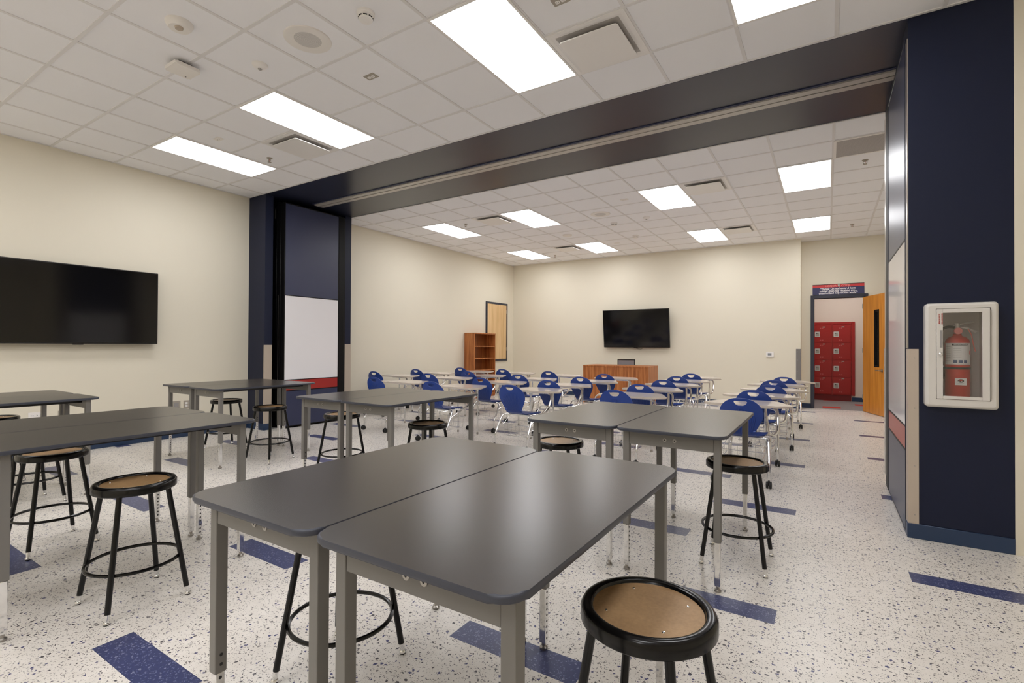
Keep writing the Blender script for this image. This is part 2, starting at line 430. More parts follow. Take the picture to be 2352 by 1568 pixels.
# baseboards
BH = .1
def bb(name, *boxes):
    b = MB()
    for q in boxes: b.box(*q, 0, BH, 'base', .003, 1)
    return struct(b.build(name))
bb('baseboard_left', (XL, XL+.009, YB, YP0), (XL, XL+.009, YP1, YW))
bb('baseboard_jamb_left', (XL, -7.207, YP0-.008, YP0+.0), (-7.215, -7.207, YP0, 4.50), (-7.215, -7.207, 5.86, YP1), (XL, -7.207, YP1, YP1+.008))
bb('baseboard_jamb_right', (XC-.008, 1.0, YP0-.009, YP0), (XC-.008, XC, YP0, 4.60))
bb('baseboard_back', (XL, -.477, YW-.009, YW), (-.485, -.477, YW, YD))
bb('baseboard_door_wall', (-.477, DX0-.055, YD-.009, YD), (DX1+.06, XFR, YD-.009, YD))
bb('baseboard_corridor', (.49, 3.2, YK-.009, YK))
bb('baseboard_right', (XFR-.009, XFR, YP1, YD), (XR-.009, XR, YB, YP0))

# door: frame and open leaf
d = bpy.data.objects.new('door_1', None); COL.objects.link(d); struct(d); d.location = (DX1, YD, 0)
fb = MB(); fw = .055
fb.box(DX0-fw-DX1, DX0-DX1+.012, -.03, .17, 0, DH+.07, 'frame', .003, 1); fb.box(-.012, fw, -.03, .17, 0, DH+.07, 'frame', .003, 1)
fb.box(DX0-DX1, 0, -.03, .17, DH, DH+.07, 'frame', .003, 1); fb.build('door_frame', d)
lf = MB(); LW, LT = .91, .045
# the leaf is built as four stiles round its narrow window
wx0, wx1, wz0, wz1 = .50, .66, .95, 2.02
for q in ((0, wx0, 0.01, DH-.01), (wx1, LW, .01, DH-.01), (wx0, wx1, .01, wz0), (wx0, wx1, wz1, DH-.01)): lf.box(q[0], q[1], -LT/2, LT/2, q[2], q[3], 'maple')
leaf = lf.build('door_leaf', d); ang = math.radians(-71); leaf.location = (-.012, -.045, 0); leaf.rotation_euler = (0, 0, ang)
wf = MB()
for q in ((wx0-.02, wx0+.012, wz0-.02, wz1+.02), (wx1-.012, wx1+.02, wz0-.02, wz1+.02), (wx0, wx1, wz0-.02, wz0+.012), (wx0, wx1, wz1-.012, wz1+.02)): wf.box(q[0], q[1], -LT/2-.006, LT/2+.006, q[2], q[3], 'blackframe')
wf.build('window_frame', leaf)
MB().box(wx0, wx1, -.004, .004, wz0, wz1, 'glass').build('window_pane', leaf)
hb = MB()
for sgn in (-1, 1):
    y = sgn*LT/2
    hb.lathe([(.028, y), (.028, y+sgn*.012)], 'steel', 20, (.80, 0, .87), axis='y')
    hb.tube([(.80, y, .87), (.80, y+sgn*.05, .87), (.785, y+sgn*.055, .87), (.66, y+sgn*.055, .865)], .011, 'steel', 8, 4)
hb.build('lever_handle', leaf)
hg = MB()
for z in (.25, 1.2, 2.1): hg.tube([(0, -.028, z), (0, -.028, z+.1)], .009, 'steel', 8)
hg.build('hinge', leaf)

# ================================================================== LIGHT PANELS
def light_proto():
    t = thing('ceiling_light', 'x', 'ceiling light')
    f = MB(); a, b_ = .285, .589; A, B = .304, .609
    for q in ((-A, A, -B, -b_), (-A, A, b_, B), (-A, -a, -b_, b_), (a, A, -b_, b_)): f.box(*q, -.006, .004, 'white')
    f.build('frame', t)
    MB().box(-a, a, -b_, b_, -.0045, .003, 'lamp').build('diffuser', t)
    return t
LP = light_proto(); used = False
near = [(1, 'leftmost bright panel light in the near ceiling, closest to the cream left wall'),
        (4, 'second panel light from the left in the near ceiling, beside a square air diffuser'),
        (8, 'largest bright panel light overhead, cut by the top edge of the view'),
        (11, 'rightmost panel light of the near ceiling, mostly cut off at the top edge')]
for i, l in near:
    place(LP, used, l, (GX+(i+.5)*T, GY+3*T, CZ), 0, 'light panels in the near ceiling'); used = True
for i, n1 in ((1, 'leftmost'), (4, 'second from left'), (8, 'third from left'), (11, 'rightmost')):
    for k, n2 in ((1, 'of the nearer row of panel lights beyond the dark beam'), (6, 'of the farther row of panel lights near the back wall')):
        place(LP, True, n1+' '+n2, (GX+(i+.5)*T, FY+(k+1)*T, CZ), 0, 'light panels in the far room ceiling')
for i in (1, 4, 8, 11):   # the same rows go on behind the camera
    place(LP, True, 'panel light of the ceiling row behind the camera', (GX+(i+.5)*T, GY-2*T, CZ), 0, 'light panels behind the camera')
for i in (1, 4, 8, 11):
    place(LP, True, 'panel light of the last ceiling row at the rear wall', (GX+(i+.5)*T, GY-6*T, CZ), 0, 'light panels at the rear')
place(LP, True, 'added unseen panel light that brightens the corridor beyond the door', (.3, 13.5, 3.0), math.pi/2, 'added corridor light')  # extra emitter out of view, added so the corridor is not dark

# ================================================================== CEILING FITTINGS
def ring_thing(name, label, cat, x, y, parts, group=None, rz=0, z=None):
    t = thing(name, label, cat, (x, y, CZ+.006 if z is None else z), rz, group)
    for nm, fn in parts:
        b = MB(); fn(b); b.build(nm, t)
    return t
# air diffusers
def diff_proto():
    t = thing('air_diffuser', 'x', 'air vent')
    b = MB(); A = .302
    for q in ((-A, A, -A, -.27), (-A, A, .27, A), (-A, -.27, -.27, .27), (.27, A, -.27, .27)): b.box(*q, -.006, .004, 'white')
    # pressed slope around the plaque
    a = MB._tmp(); o = [a.verts.new((x*.275, y*.275, -.006)) for x, y in ((-1, -1), (1, -1), (1, 1), (-1, 1))]; i_ = [a.verts.new((x*.245, y*.245, -.002)) for x, y in ((-1, -1), (1, -1), (1, 1), (-1, 1))]
    for k in range(4): a.faces.new((o[k], o[(k+1) % 4], i_[(k+1) % 4], i_[k]))
    b.merge(a, 'white'); b.build('frame', t)
    MB().box(-.245, .245, -.245, .245, -.0022, -.0005, 'throat').build('throat', t)
    pb = MB(); pb.prism(rrect(-.226, .226, -.226, .226, .02), -.038, -.030, 'white', bev=.003); pb.box(-.03, .03, -.03, .03, -.030, -.002, 'white'); pb.build('plaque', t)
    return t
DP = diff_proto(); used = False
for i, gy, j, l in ((9, GY, 3, 'large square air diffuser beside the biggest overhead light panel'), (3, GY, 3, 'square air diffuser beside the second light from the left, near ceiling'),
                    (3, FY, 1, 'square air diffuser left in the nearer row beyond the beam'), (3, FY, 6, 'square air diffuser left in the farther row near the back wall'),
                    (9, FY, 1, 'square air diffuser right in the nearer row beyond the beam'), (9, FY, 6, 'square air diffuser right in the farther row near the back wall')):
    place(DP, used, l, (GX+(i+.5)*T, gy+(j+.5)*T, CZ), 0, 'square air diffusers'); used = True
t = thing('return_grille', 'grey perforated return air grille in the far ceiling beside the right jamb', 'air vent', (GX+12.5*T, FY+.5*T, CZ))
MB().box(-.275, .275, -.275, .275, -.003, .004, 'perf').build('perforated_face', t)
b = MB()
for q in ((-.302, .302, -.302, -.275), (-.302, .302, .275, .302), (-.302, -.275, -.275, .275), (.275, .302, -.275, .275)): b.box(*q, -.006, .004, 'white')
b.build('frame', t)
# speakers
def speaker(x, y, label):
    ring_thing('ceiling_speaker', label, 'speaker', x, y, [
        ('rim', lambda b: b.lathe([(.17, 0), (.168, -.008), (.155, -.013), (.098, -.007), (.096, -.003)], 'offwhite', 40, cap=False)),
        ('grille', lambda b: b.lathe([(.0, -.0085), (.06, -.008), (.098, -.0055)], 'speaker', 40, cap=False))], 'ceiling speakers')
speaker(-3.303, 2.322, 'round ceiling speaker with grey grille in the near ceiling')
speaker(-3.336, 8.112, 'round speaker in the far ceiling, left of two small round sensors')
# round alarm with lens
t = ring_thing('ceiling_alarm', 'round off-white ceiling alarm with a small lens, top left', 'alarm', -3.918, 1.715, [
    ('housing', lambda b: b.lathe([(.088, 0), (.088, -.012), (.078, -.03), (.066, -.044), (.0, -.048)], 'offwhite', 40)),
    ('lens', lambda b: b.lathe([(.028, -.044), (.024, -.058), (.0, -.062)], 'guard', 20, (.02, -.01, 0)))])
t = ring_thing('ceiling_alarm', 'faint round device in the far ceiling between two light rows', 'alarm', -4.548, 9.292, [
    ('housing', lambda b: b.lathe([(.1, 0), (.1, -.01), (.085, -.025), (.0, -.03)], 'offwhite', 32))])
# wireless access point
t = thing('access_point', 'square white wireless access point fixed across a ceiling grid bar', 'access point', (-4.47, 1.985, CZ))
b = MB(); b.prism(rrect(-.097, .097, -.097, .097, .014), -.055, -.028, 'offwhite', bev=.012); b.build('housing', t)
MB().box(-.05, .05, -.05, .05, -.03, .0, 'dark').build('mounting_bracket', t)
b = MB(); b.lathe([(.007, -.0545), (.005, -.0565), (0, -.057)], 'ink', 10, (-.07, .055, 0)); b.build('status_light', t)
# occupancy sensors
def sensor(x, y, label):
    ring_thing('ceiling_sensor', label, 'sensor', x, y, [
        ('dome', lambda b: b.lathe([(.06, 0), (.06, -.008), (.048, -.024), (.025, -.034), (.0, -.036)], 'white', 28)),
        ('lens', lambda b: b.lathe([(.017, -.032), (.014, -.042), (.0, -.045)], 'perf', 16))], 'small ceiling sensors')
sensor(-3.937, 2.326, 'small white domed sensor between the speaker and access point')
sensor(-2.721, 8.729, 'small domed sensor in the far ceiling, right of the speaker')
# smoke detectors
def smoke(x, y, label):
    t = ring_thing('smoke_detector', label, 'smoke detector', x, y, [
        ('base', lambda b: b.lathe([(.062, 0), (.062, -.014), (.054, -.018)], 'white', 32)),
        ('head', lambda b: b.lathe([(.052, -.016), (.052, -.03), (.047, -.034), (.047, -.04), (.05, -.043), (.045, -.052), (.0, -.056)], 'white', 32)),
        ('vent_slots', lambda b: [b.box(.0455, .0505, -.008, .008, -.0392, -.0348, 'ink') if False else None] and [slot(b, a) for a in range(8)])], 'smoke detectors')
def slot(b, a):
    an = a*math.pi/4; c, s_ = math.cos(an), math.sin(an); q = MB._tmp()
    vs = [q.verts.new((x, y, z)) for x in (.046, .0512) for y in (-.013, .013) for z in (-.0395, -.0345)]
    for f in ((0,1,3,2), (4,6,7,5), (0,4,5,1), (2,3,7,6), (0,2,6,4), (1,5,7,3)): q.faces.new([vs[i] for i in f])
    b.merge(q, 'ink', mx=Matrix.Rotation(an, 4, 'Z'))
smoke(-2.701, 2.349, 'white round smoke detector with dark slots, nearest the large light panel')
smoke(-3.362, 8.829, 'smoke detector in the far ceiling just behind the speaker')
smoke(-3.358, 10.054, 'smoke detector in the far ceiling near the farther light row')
# ceiling receptacles
def duplex(b, ax='z', m='white', c=(0, 0, 0)):
    pass
def ceil_outlet(x, y, label, plate='plate'):
    ring_thing('ceiling_outlet', label, 'outlet', x, y, [
        ('cover_plate', lambda b: b.box(-.058, .058, -.036, .036, -.005, .001, plate, .0015, 1)),
        ('receptacle', lambda b: [b.prism(rrect(sx-.016, sx+.016, -.014, .014, .008, 3), -.008, -.004, 'white') for sx in (-.02, .02)] and
            [b.box(sx+q-.0015, sx+q+.0015, -.006, .004, -.0085, -.0078, 'ink') for sx in (-.02, .02) for q in (-.006, .006)])], 'ceiling outlets')
ceil_outlet(-3.298, 2.932, 'grey metal outlet plate in the ceiling between the speaker and a light')
ceil_outlet(-1.501, 2.946, 'outlet plate cut by the top edge, next to the large light')
ceil_outlet(-5.755, 2.93, 'faint white outlet plate between the two left light panels', 'offwhite')
ceil_outlet(-3.961, 10.578, 'small plate in the far ceiling beside a farther row light', 'offwhite')
ceil_outlet(-2.69, 7.5, 'small plate in the far ceiling beside a nearer row light', 'offwhite')
# sprinklers
def sprinkler_proto():
    t = thing('sprinkler_head', 'x', 'sprinkler')
    MB().lathe([(.034, 0), (.032, -.006), (.014, -.01), (.013, -.02)], 'plate', 20).build('escutcheon', t)
    b = MB(); b.tube([(.012, 0, -.012), (.02, 0, -.03), (.006, 0, -.05)], .0035, 'plate', 6, 3); b.tube([(-.012, 0, -.012), (-.02, 0, -.03), (-.006, 0, -.05)], .0035, 'plate', 6, 3)
    b.tube([(0, 0, -.012), (0, 0, -.048)], .003, 'redink', 6); b.build('frame_arms', t)
    b = MB(); b.lathe([(.0, -.049), (.022, -.051), (.022, -.053), (.0, -.054)], 'plate', 16); b.build('deflector', t)
    return t
SP = sprinkler_proto(); used = False
for x, y, l in ((-5.809, 3.566, 'sprinkler head between the left light and the air diffuser, near ceiling'), (-5.783, 7.469, 'sprinkler head left in the far ceiling, nearer light row'),
                (-5.828, 11.213, 'sprinkler head left in the far ceiling near the back wall'), (.385, 7.441, 'sprinkler head just past the grey return grille'), (.384, 11.206, 'sprinkler head in the far ceiling above the doorway')):
    place(SP, used, l, (x, y, CZ+.006), 0, 'sprinkler heads'); used = True

# ================================================================== PARTITION
t = thing('ceiling_track', 'long double aluminium partition track under the dark beam', 'track', (-7.05, 5.185, CZ-.004))
b = MB(); L_ = 7.53
b.box(0, L_, -.085, -.008, -.022, 0, 'alu', .002, 1); b.box(0, L_, .008, .085, -.022, 0, 'alu', .002, 1); b.build('rail', t)
MB().box(0, L_, -.008, .008, -.006, 0, 'dark').build('slot', t)
b = MB(); b.box(0, L_, -.115, -.085, -.008, 0, 'panel'); b.box(0, L_, .085, .1, -.008, 0, 'panel'); b.build('flange', t)
def partition_panel(label, loc, flip, x_depth, y0, y1, zt, e=.035, fm='blackframe'):
    # facing local +X, face at x=0; flip mirrors to face -X
    t = thing('partition_panel', label, 'partition', loc, math.pi if flip else 0, 'folding partition panels')
    W = y1-y0; h = W/2
    f = MB()
    # black edge frame
    for q in ((-h, -h+e, .02, zt), (h-e, h, .02, zt), (-h+e, h-e, zt-e, zt), (-h+e, h-e, .02, .02+e)): f.box(-x_depth, .006, q[0], q[1], q[2], q[3], fm, .002, 1)
    f.build('edge_frame', t)
    MB().box(min(-x_depth+.01, -.0032), -.002, -h+e, h-e, .02+e, zt-e, 'panel').build('core', t)
    MB().box(-.003, .003, -h+e, h-e, 2.075, zt-e, 'panel').build('upper_panel', t)
    MB().box(-.003, .004, -h+e, h-e, .757, 2.062, 'board').build('whiteboard', t)
    MB().box(-.003, .003, -h+e, h-e, .59, .745, 'redband').build('red_band', t)
    MB().box(-.003, .003, -h+e, h-e, .02+e, .577, 'panel').build('lower_panel', t)
    b = MB()
    for z0, z1 in ((2.062, 2.075), (.745, .757), (.577, .59)): b.box(-.003, .006, -h+e, h-e, z0, z1, 'blackframe')
    b.build('trim_strip', t)
    return t
P1 = partition_panel('folded partition panel with whiteboard and red band at the left jamb', (-7.10, 5.125, 0), False, .09, 4.615, 5.635, 3.51, .016)
MB().box(-.09, .004, .512, .615, .02, 3.51, 'blackframe', .003, 1).build('rear_stile', P1)
# the panels stacked behind it
for k, xx in enumerate((-7.20, -7.30, -7.40, -7.50)):
    tt = thing('partition_panel', '%s black panel edge behind the front one in the folded stack at the left jamb' % ('first', 'second', 'third', 'rearmost')[k], 'partition', (xx, 5.22, 0), 0, 'stacked partition panels')
    MB().box(-.088, 0, -.605, .63, .02, 3.53, 'blackframe', .004, 1).build('panel_body', tt)
    b = MB(); b.box(-.05, -.043, -.609, -.605, .6 if k == 0 else 3.28, 2.07 if k == 0 else 3.44, 'steel'); b.build('edge_strip', tt)
P2 = partition_panel('partition closing panel with whiteboard and red band at the right jamb', (XC-.004, 5.04, 0), True, .0035, 4.46, 5.62, 3.49, .008, 'frame')
MB().box(-.0035, .007, -.76, -.582, .02, 3.5, 'dark', .002, 1).build('end_seal', P2)
struct(MB().box(XC-.006, XC, YP0, 4.455, 1.3, 3.45, 'steel').build('trim_3'))
struct(MB().box(XC-.006, XC, 5.805, YP1, .1, 3.5, 'steel').build('trim_4'))

# corner guards
def guard(label, loc, w1, w2, h, mt, sx, sy, z0=BH):
    t = thing('corner_guard', label, 'corner guard', (loc[0], loc[1], z0), 0, 'corner guards')
    b = MB(); k = .004
    x0, x1 = sorted((0, sx*w1)); y0, y1 = sorted((0, sy*w2))
    b.box(min(x0, -sx*k), max(x1, -sx*k), min(0, -sy*k), max(0, -sy*k), 0, h, mt); b.build('front_leg', t)
    c = MB(); c.box(min(0, -sx*k), max(0, -sx*k), y0, y1, 0, h, mt); c.build('side_leg', t)
    d_ = MB()
    for z in (.06, h*.33, h*.66, h-.06): d_.lathe([(.005, 0), (.004, -sy*.0055), (0, -sy*.006)], 'steel', 8, (sx*w1*.6, 0, z), axis='y')
    d_.build('screw', t)
    return t
guard('beige corner guard on the navy column under the extinguisher cabinet side', (XC, YP0), .055, .08, 1.195, 'guard', 1, 1)
guard('beige corner guard on the far corner of the right jamb', (XC-.006, YP1), .055, .06, 1.195, 'clear', 1, -1)
guard('wide beige corner guard on the left navy column', (-7.215, YP0), .012, .12, 1.195, 'guard', -1, 1)
guard('beige corner guard on the far corner of the left jamb', (-7.215, YP1), .05, .13, 1.215, 'guard', -1, -1)
guard('grey corner guard where the back wall steps to the doorway', (-.485, YW), .085, .06, .70, 'cornergrey', -1, 1, .57)

# ================================================================== EXTINGUISHER CABINET
t = thing('extinguisher_cabinet', 'white fire extinguisher cabinet with glass door on the navy column', 'cabinet', (.738, YP0, .91))
x0, x1, z0, z1 = -.187, .177, .0, .69
ix0, ix1, iz0, iz1 = CX0-.738, CX1-.738, CZ0-.91, CZ1-.91
# rolled trim
b = MB(); pr = 0.075
outer = rrect(x0, x1, z0, z1, .022, 5); ob = rrect(x0+.004, x1-.004, z0+.004, z1-.004, .022, 5)
a = MB._tmp(); rings = []
hole = fillet([(ix0, iz0), (ix1, iz0), (ix1, iz1), (ix0, iz1)], .002, 5)
prof = [(0, 0), (.0, .052), (.0025, .063), (.008, .071), (.017, .075)]
def inset(k): return rrect(x0+k, x1-k, z0+k, z1-k, max(.022-k*.5, .006), 5)
for k, y in prof: rings.append([a.verts.new((p[0], -y, p[1])) for p in inset(k)])
rings.append([a.verts.new((p[0], -pr, p[1])) for p in hole]); rings.append([a.verts.new((p[0], -.0, p[1])) for p in hole])
n_ = len(rings[0])
for A, B in zip(rings, rings[1:]):
    for k in range(n_): a.faces.new((A[k], A[(k+1) % n_], B[(k+1) % n_], B[k]))
b.merge(a, 'cab', True, flat=True); b.build('trim_frame', t)
# tub in the recess
b = MB(); g = .002; D_ = CD-.004
b.box(ix0+g, ix1-g, D_-.004, D_, iz0+g, iz1-g, 'cabgrey'); b.box(ix0+g, ix0+.006, 0, D_, iz0+g, iz1-g, 'cabgrey'); b.box(ix1-.006, ix1-g, 0, D_, iz0+g, iz1-g, 'cabgrey')
b.box(ix0+g, ix1-g, 0, D_, iz0+g, iz0+.006, 'cabgrey'); b.box(ix0+g, ix1-g, 0, D_, iz1-.006, iz1-g, 'cabgrey'); b.build('tub', t)
# door
door = MB(); px0, px1, pz0, pz1 = .641-.738, .834-.738, .988-.91, 1.534-.91
ya, yb = -pr-.004, -pr+.012
dx0, dx1, dz0, dz1 = ix0+.003, ix1-.006, iz0+.003, iz1-.003
for q in ((dx0, px0, dz0, dz1), (px1, dx1, dz0, dz1), (px0, px1, dz0, pz0), (px0, px1, pz1, dz1)): door.box(q[0], q[1], ya, yb, q[2], q[3], 'cab', .001, 1)
dr = door.build('door', t)
MB().box(px0-.0, px1, ya+.006, ya+.009, pz0, pz1, 'glass').build('glass_pane', dr)
MB().box(dx0+.018, dx0+.030, ya-.001, ya+.004, .395, .51, 'grille').build('pull_recess', dr)
b = MB(); b.lathe([(.0105, ya), (.0105, ya-.008), (.008, ya-.01), (0, ya-.01)], 'chrome', 16, (dx0+.02, 0, .352), axis='y'); b.build('lock', dr)
b = MB(); b.tube([(dx1+.003, ya, dz0+.01), (dx1+.003, ya, dz1-.01)], .003, 'steel', 6); b.build('hinge', dr)
for k, (s_, xx) in enumerate((('BREAK IN CASE OF', dx0+.014), ('PUSH HERE FOR FIRE', dx0+.028))):
    text_mesh(None, s_, .0095, 'redink', 'door_text', dr, .0002, (xx, ya-.0012, .585), (math.radians(90), math.radians(-90), 0), sx=.82)
# extinguisher
e = thing('fire_extinguisher', 'red fire extinguisher with paper label and silver lever inside the cabinet', 'fire extinguisher', (.738, YP0+.075, CZ0+.006))
R = .0655
MB().lathe([(.05, 0), (R-.004, .003), (R, .012), (R, .36), (R-.004, .385), (R-.018, .402), (.03, .411), (.022, .418), (.022, .428)], 'red', 40).build('cylinder', e)
b = MB(); b.lathe([(.018, .425), (.018, .45), (.014, .452), (.014, .50), (0, .501)], 'silver', 20); b.build('valve', e)
b = MB(); b.lathe([(.022, -.02), (.022, -.03), (.02, -.032), (0, -.032)], 'signpink', 24, (0, 0, .446), axis='y'); b.build('pressure_gauge', e)
b = MB(); b.tube([(-.02, 0, .483), (.03, 0, .495), (.085, 0, .508)], .007, 'silver', 8); b.build('lever', e)
b = MB(); b.tube([(.0, -.004, .475), (.04, -.004, .468), (.095, -.004, .438)], .0075, 'silver', 8); b.build('carry_handle', e)
b = MB(); b.tube([(-.015, 0, .472), (-.05, -.004, .474), (-.082, -.01, .455), (-.095, -.015, .40), (-.094, -.02, .33), (-.086, -.02, .25), (-.083, -.02, .2)], .009, 'rubber', 10, 5); b.build('hose', e)
b = MB(); b.lathe([(.009, .12), (.014, .14), (.012, .2), (.009, .205)], 'rubber', 14, (-.083, -.02, 0)); b.build('nozzle', e)
b = MB(); b.lathe([(.0105, .2), (.0105, .215)], 'label', 14, (-.083, -.02, 0)); b.build('nozzle_collar', e)
b = MB(); b.lathe([(R+.001, .19), (R+.002, .192), (R+.002, .203), (R+.001, .205)], 'rubber', 40, cap=False); b.build('strap', e)
def arc_label(z0, z1, a0, a1, m, rr, nm, parent):
    a = MB._tmp(); n = 20; lo = []; hi = []
    for k in range(n+1):
        an = math.radians(a0+(a1-a0)*k/n); lo.append(a.verts.new((rr*math.sin(an), -rr*math.cos(an), z0))); hi.append(a.verts.new((rr*math.sin(an), -rr*math.cos(an), z1)))
    for k in range(n): a.faces.new((lo[k], lo[k+1], hi[k+1], hi[k]))
    b = MB(); b.merge(a, m, True); return b.build(nm, parent)
lab = arc_label(.222, .365, -75, 62, 'label', R+.0006, 'instruction_label', e)
arc_label(.349, .361, -34, 40, 'ink', R+.001, 'label_heading', lab)
for a0, a1 in ((-28, -10), (-4, 14), (20, 36)): arc_label(.232, .252, a0, a1, 'labelblue', R+.001, 'label_pictogram', lab)
for k in range(9): arc_label(.245+k*.012, .247+k*.012, -68, -40, 'grille', R+.001, 'label_line', lab)
for k in range(6): arc_label(.268+k*.012, .2695+k*.012, -28, 8, 'grille', R+.001, 'label_line', lab)
text_mesh(None, 'INSTRUCTIONS', .0095, 'label', 'heading_text', lab, .0002, (.004, -R-.0022, .355), (math.radians(90), 0, 0))
text_mesh(None, 'E', .034, 'signpink', 'side_letter', e, .0006, (R*.86, -R*.56, .30), (math.radians(90), 0, math.radians(58)))
stk = MB(); stk.box(-.024, .034, -R-.0034, -R-.003+.004, .086, .132, 'label'); st = stk.build('inspection_sticker', e)
b = MB(); q = MB._tmp(); vs = [q.verts.new((.006+.016*math.cos(k*math.pi/12), -R-.0038, .114+.0115*math.sin(k*math.pi/12))) for k in range(24)]; q.faces.new(vs); b.merge(q, 'ink'); b.build('sticker_emblem', st)
b = MB(); q = MB._tmp(); vs = [q.verts.new((.006+x, -R-.0042, .114+z)) for x, z in ((-.011, .004), (-.006, .009), (.006, .009), (.011, .004), (0, -.003))]; q.faces.new(vs); b.merge(q, 'red'); b.build('emblem_red', st)
b = MB()
for cx in (-.0035, .0105):
    q = MB._tmp(); vs = [q.verts.new((cx+x, -R-.0042, .114+z)) for x, z in ((-.006, -.005), (.0045, -.005), (-.001, .001))]; q.faces.new(vs); b.merge(q, 'label')
b.build('emblem_white', st)
b = MB(); b.box(-.01, .022, -R-.0039, -R-.0035, .097, .0985, 'grille'); b.box(-.004, .016, -R-.0039, -R-.0035, .0925, .0935, 'grille'); b.build('sticker_line', st)
b = MB(); b.tube([(.05, -.02, .46), (.066, -.028, .42), (.075, -.03, .36), (.085, -.03, .31)], .003, 'pink', 6, 4); b.build('pull_tag', e)
tag(MB().box(0, .065, -.001, 0, 0, .09, 'offwhite').build('inspection_card', None, (.606, YP0+CD-.006, 1.43)), 'small white card behind the hose inside the extinguisher cabinet', 'card')

# ================================================================== LEFT WALL ITEMS
def tv(label, loc, rz, W, H_, tilt=0, cable=False):
    t = thing('television', label, 'television', loc, rz)
    # local: screen faces -Y, centre at origin
    b = MB(); b.prism(rrect(-W/2, W/2, -H_/2, H_/2, .006, 3), -.03, .02, 'tvframe', bev=.003)
    mx = Matrix.Rotation(math.radians(90), 4, 'X'); bmesh.ops.transform(b.b, matrix=mx, verts=b.b.verts[:]); o = b.build('bezel', t)
    s_ = MB(); s_.box(-W/2+.012, W/2-.012, -.0225, -.0195, -H_/2+.016, H_/2-.012, 'tv'); o2 = s_.build('screen', t)
    for q in (o, o2): q.rotation_euler = (tilt, 0, 0)
    b = MB(); b.box(-.3, .3, .03, .045, -.2, .2, 'black'); b.box(-.25, -.2, .02, .095, -.22, .22, 'black'); b.box(.2, .25, .02, .095, -.22, .22, 'black'); b.build('wall_mount', t)
    b = MB(); b.box(-.05, .05, -.02, .01, -H_/2-.012, -H_/2+.004, 'tvframe', .003, 1); q = b.build('sensor_bump', t); q.rotation_euler = (tilt, 0, 0)
    if cable:
        b = MB(); b.tube([(.0, .03, -H_/2+.02), (.02, .03, -H_/2-.02), (.08, .03, -H_/2-.03), (.15, .03, -H_/2-.03), (.19, .03, -H_/2+.02)], .004, 'black', 6, 4); b.build('cable', t)
    return t
tv('large black television on the cream left wall, cut by the left edge', (XL+.09, 2.252, 1.768), math.pi/2, 1.66, .94)
tv('black television on the back wall above the teacher desk, tilted forward', (-4.01, YW-.12, 1.745), 0, 1.66, .94, math.radians(6.5), True)
def wall_outlet(label, y, z, w_, h_, kind):
    t = thing('wall_outlet', label, 'outlet', (XL, y, z), math.pi/2, 'wall plates on the left wall')
    # local faces -Y
    b = MB(); b.box(-w_/2, w_/2, -.006, 0, -h_/2, h_/2, 'plate' if kind != 'white' else 'offwhite', .0015, 1); b.build('cover_plate', t)
    b = MB()
    for sx in ((-.024, .024) if w_ > .09 else (0,)):
        for sz in (-.02, .02):
            b.box(sx-.016, sx+.016, -.009, -.005, sz-.014, sz+.014, 'white', .004, 2)
            for q in (-.006, .006): b.box(sx+q-.0015, sx+q+.0015, -.0095, -.0088, sz-.004, sz+.006, 'ink')
    b.build('receptacle', t)
    return t
wall_outlet('white double outlet low on the left wall, under the far left table', 1.905, .455, .12, .115, 'white')
wall_outlet('small steel outlet plate right of the double outlet, left wall', 2.14, .45, .072, .115, 'steel')
t = thing('wall_plate', 'blank steel plate low on the left wall behind the far table legs', 'wall plate', (XL, 3.36, .455), math.pi/2)
MB().box(-.055, .055, -.008, 0, -.055, .055, 'plate', .0015, 1).build('cover_plate', t)
MB().box(-.03, .03, -.011, -.007, -.03, .03, 'grille', .001, 1).build('insert', t)
wall_outlet('steel double outlet on the left wall right of the blank plate', 3.515, .45, .115, .115, 'steel')
# wooden access panel high on the far left wall
t = thing('access_hatch', 'pale wooden access door with dark frame high on the left wall', 'access door', (XL, 11.27, .885), math.pi/2)
b = MB(); W, H_ = .51, 1.595; fw = .05
for q in ((-W, -W+fw, 0, H_), (W-fw, W, 0, H_), (-W+fw, W-fw, 0, fw), (-W+fw, W-fw, H_-fw, H_)): b.box(q[0], q[1], -.035, 0, q[2], q[3], 'frame', .002, 1)
b.build('frame', t)
pn = MB(); pn.box(-W+fw+.003, W-fw-.003, -.028, -.002, fw+.003, H_-fw-.003, 'birch'); pn = pn.build('wood_panel', t)
b = MB()
for z in (.28, 1.32): b.tube([(W-fw-.002, -.034, z), (W-fw-.002, -.034, z+.1)], .008, 'steel', 8)
b.build('hinge', t)
# bookcase
t = thing('bookcase', 'brown wooden open bookcase against the far left wall', 'bookcase', (XL, 10.3, 0), math.pi/2)
W, D_, H_ = .455, .325, 1.595; k = .025   # local: faces -Y, width along X
MB().box(-W, -W+k, -D_, -.012, 0, H_, 'cherry').build('side_panel', t); MB().box(W-k, W, -D_, -.012, 0, H_, 'cherry').build('side_panel', t)
MB().box(-W+k, W-k, -.02, -.012, .0, H_, 'cherry_dark').build('back_panel', t)
MB().box(-W, W, -D_-.004, -.012, H_, H_+.025, 'cherry').build('top_board', t)
for z in (1.284, .982, .686, .385, .075): MB().box(-W+k, W-k, -D_+.006, -.02, z-.012, z+.012, 'cherry').build('shelf', t)
MB().box(-W+k, W-k, -D_+.03, -D_+.045, 0, .063, 'cherry').build('plinth', t)

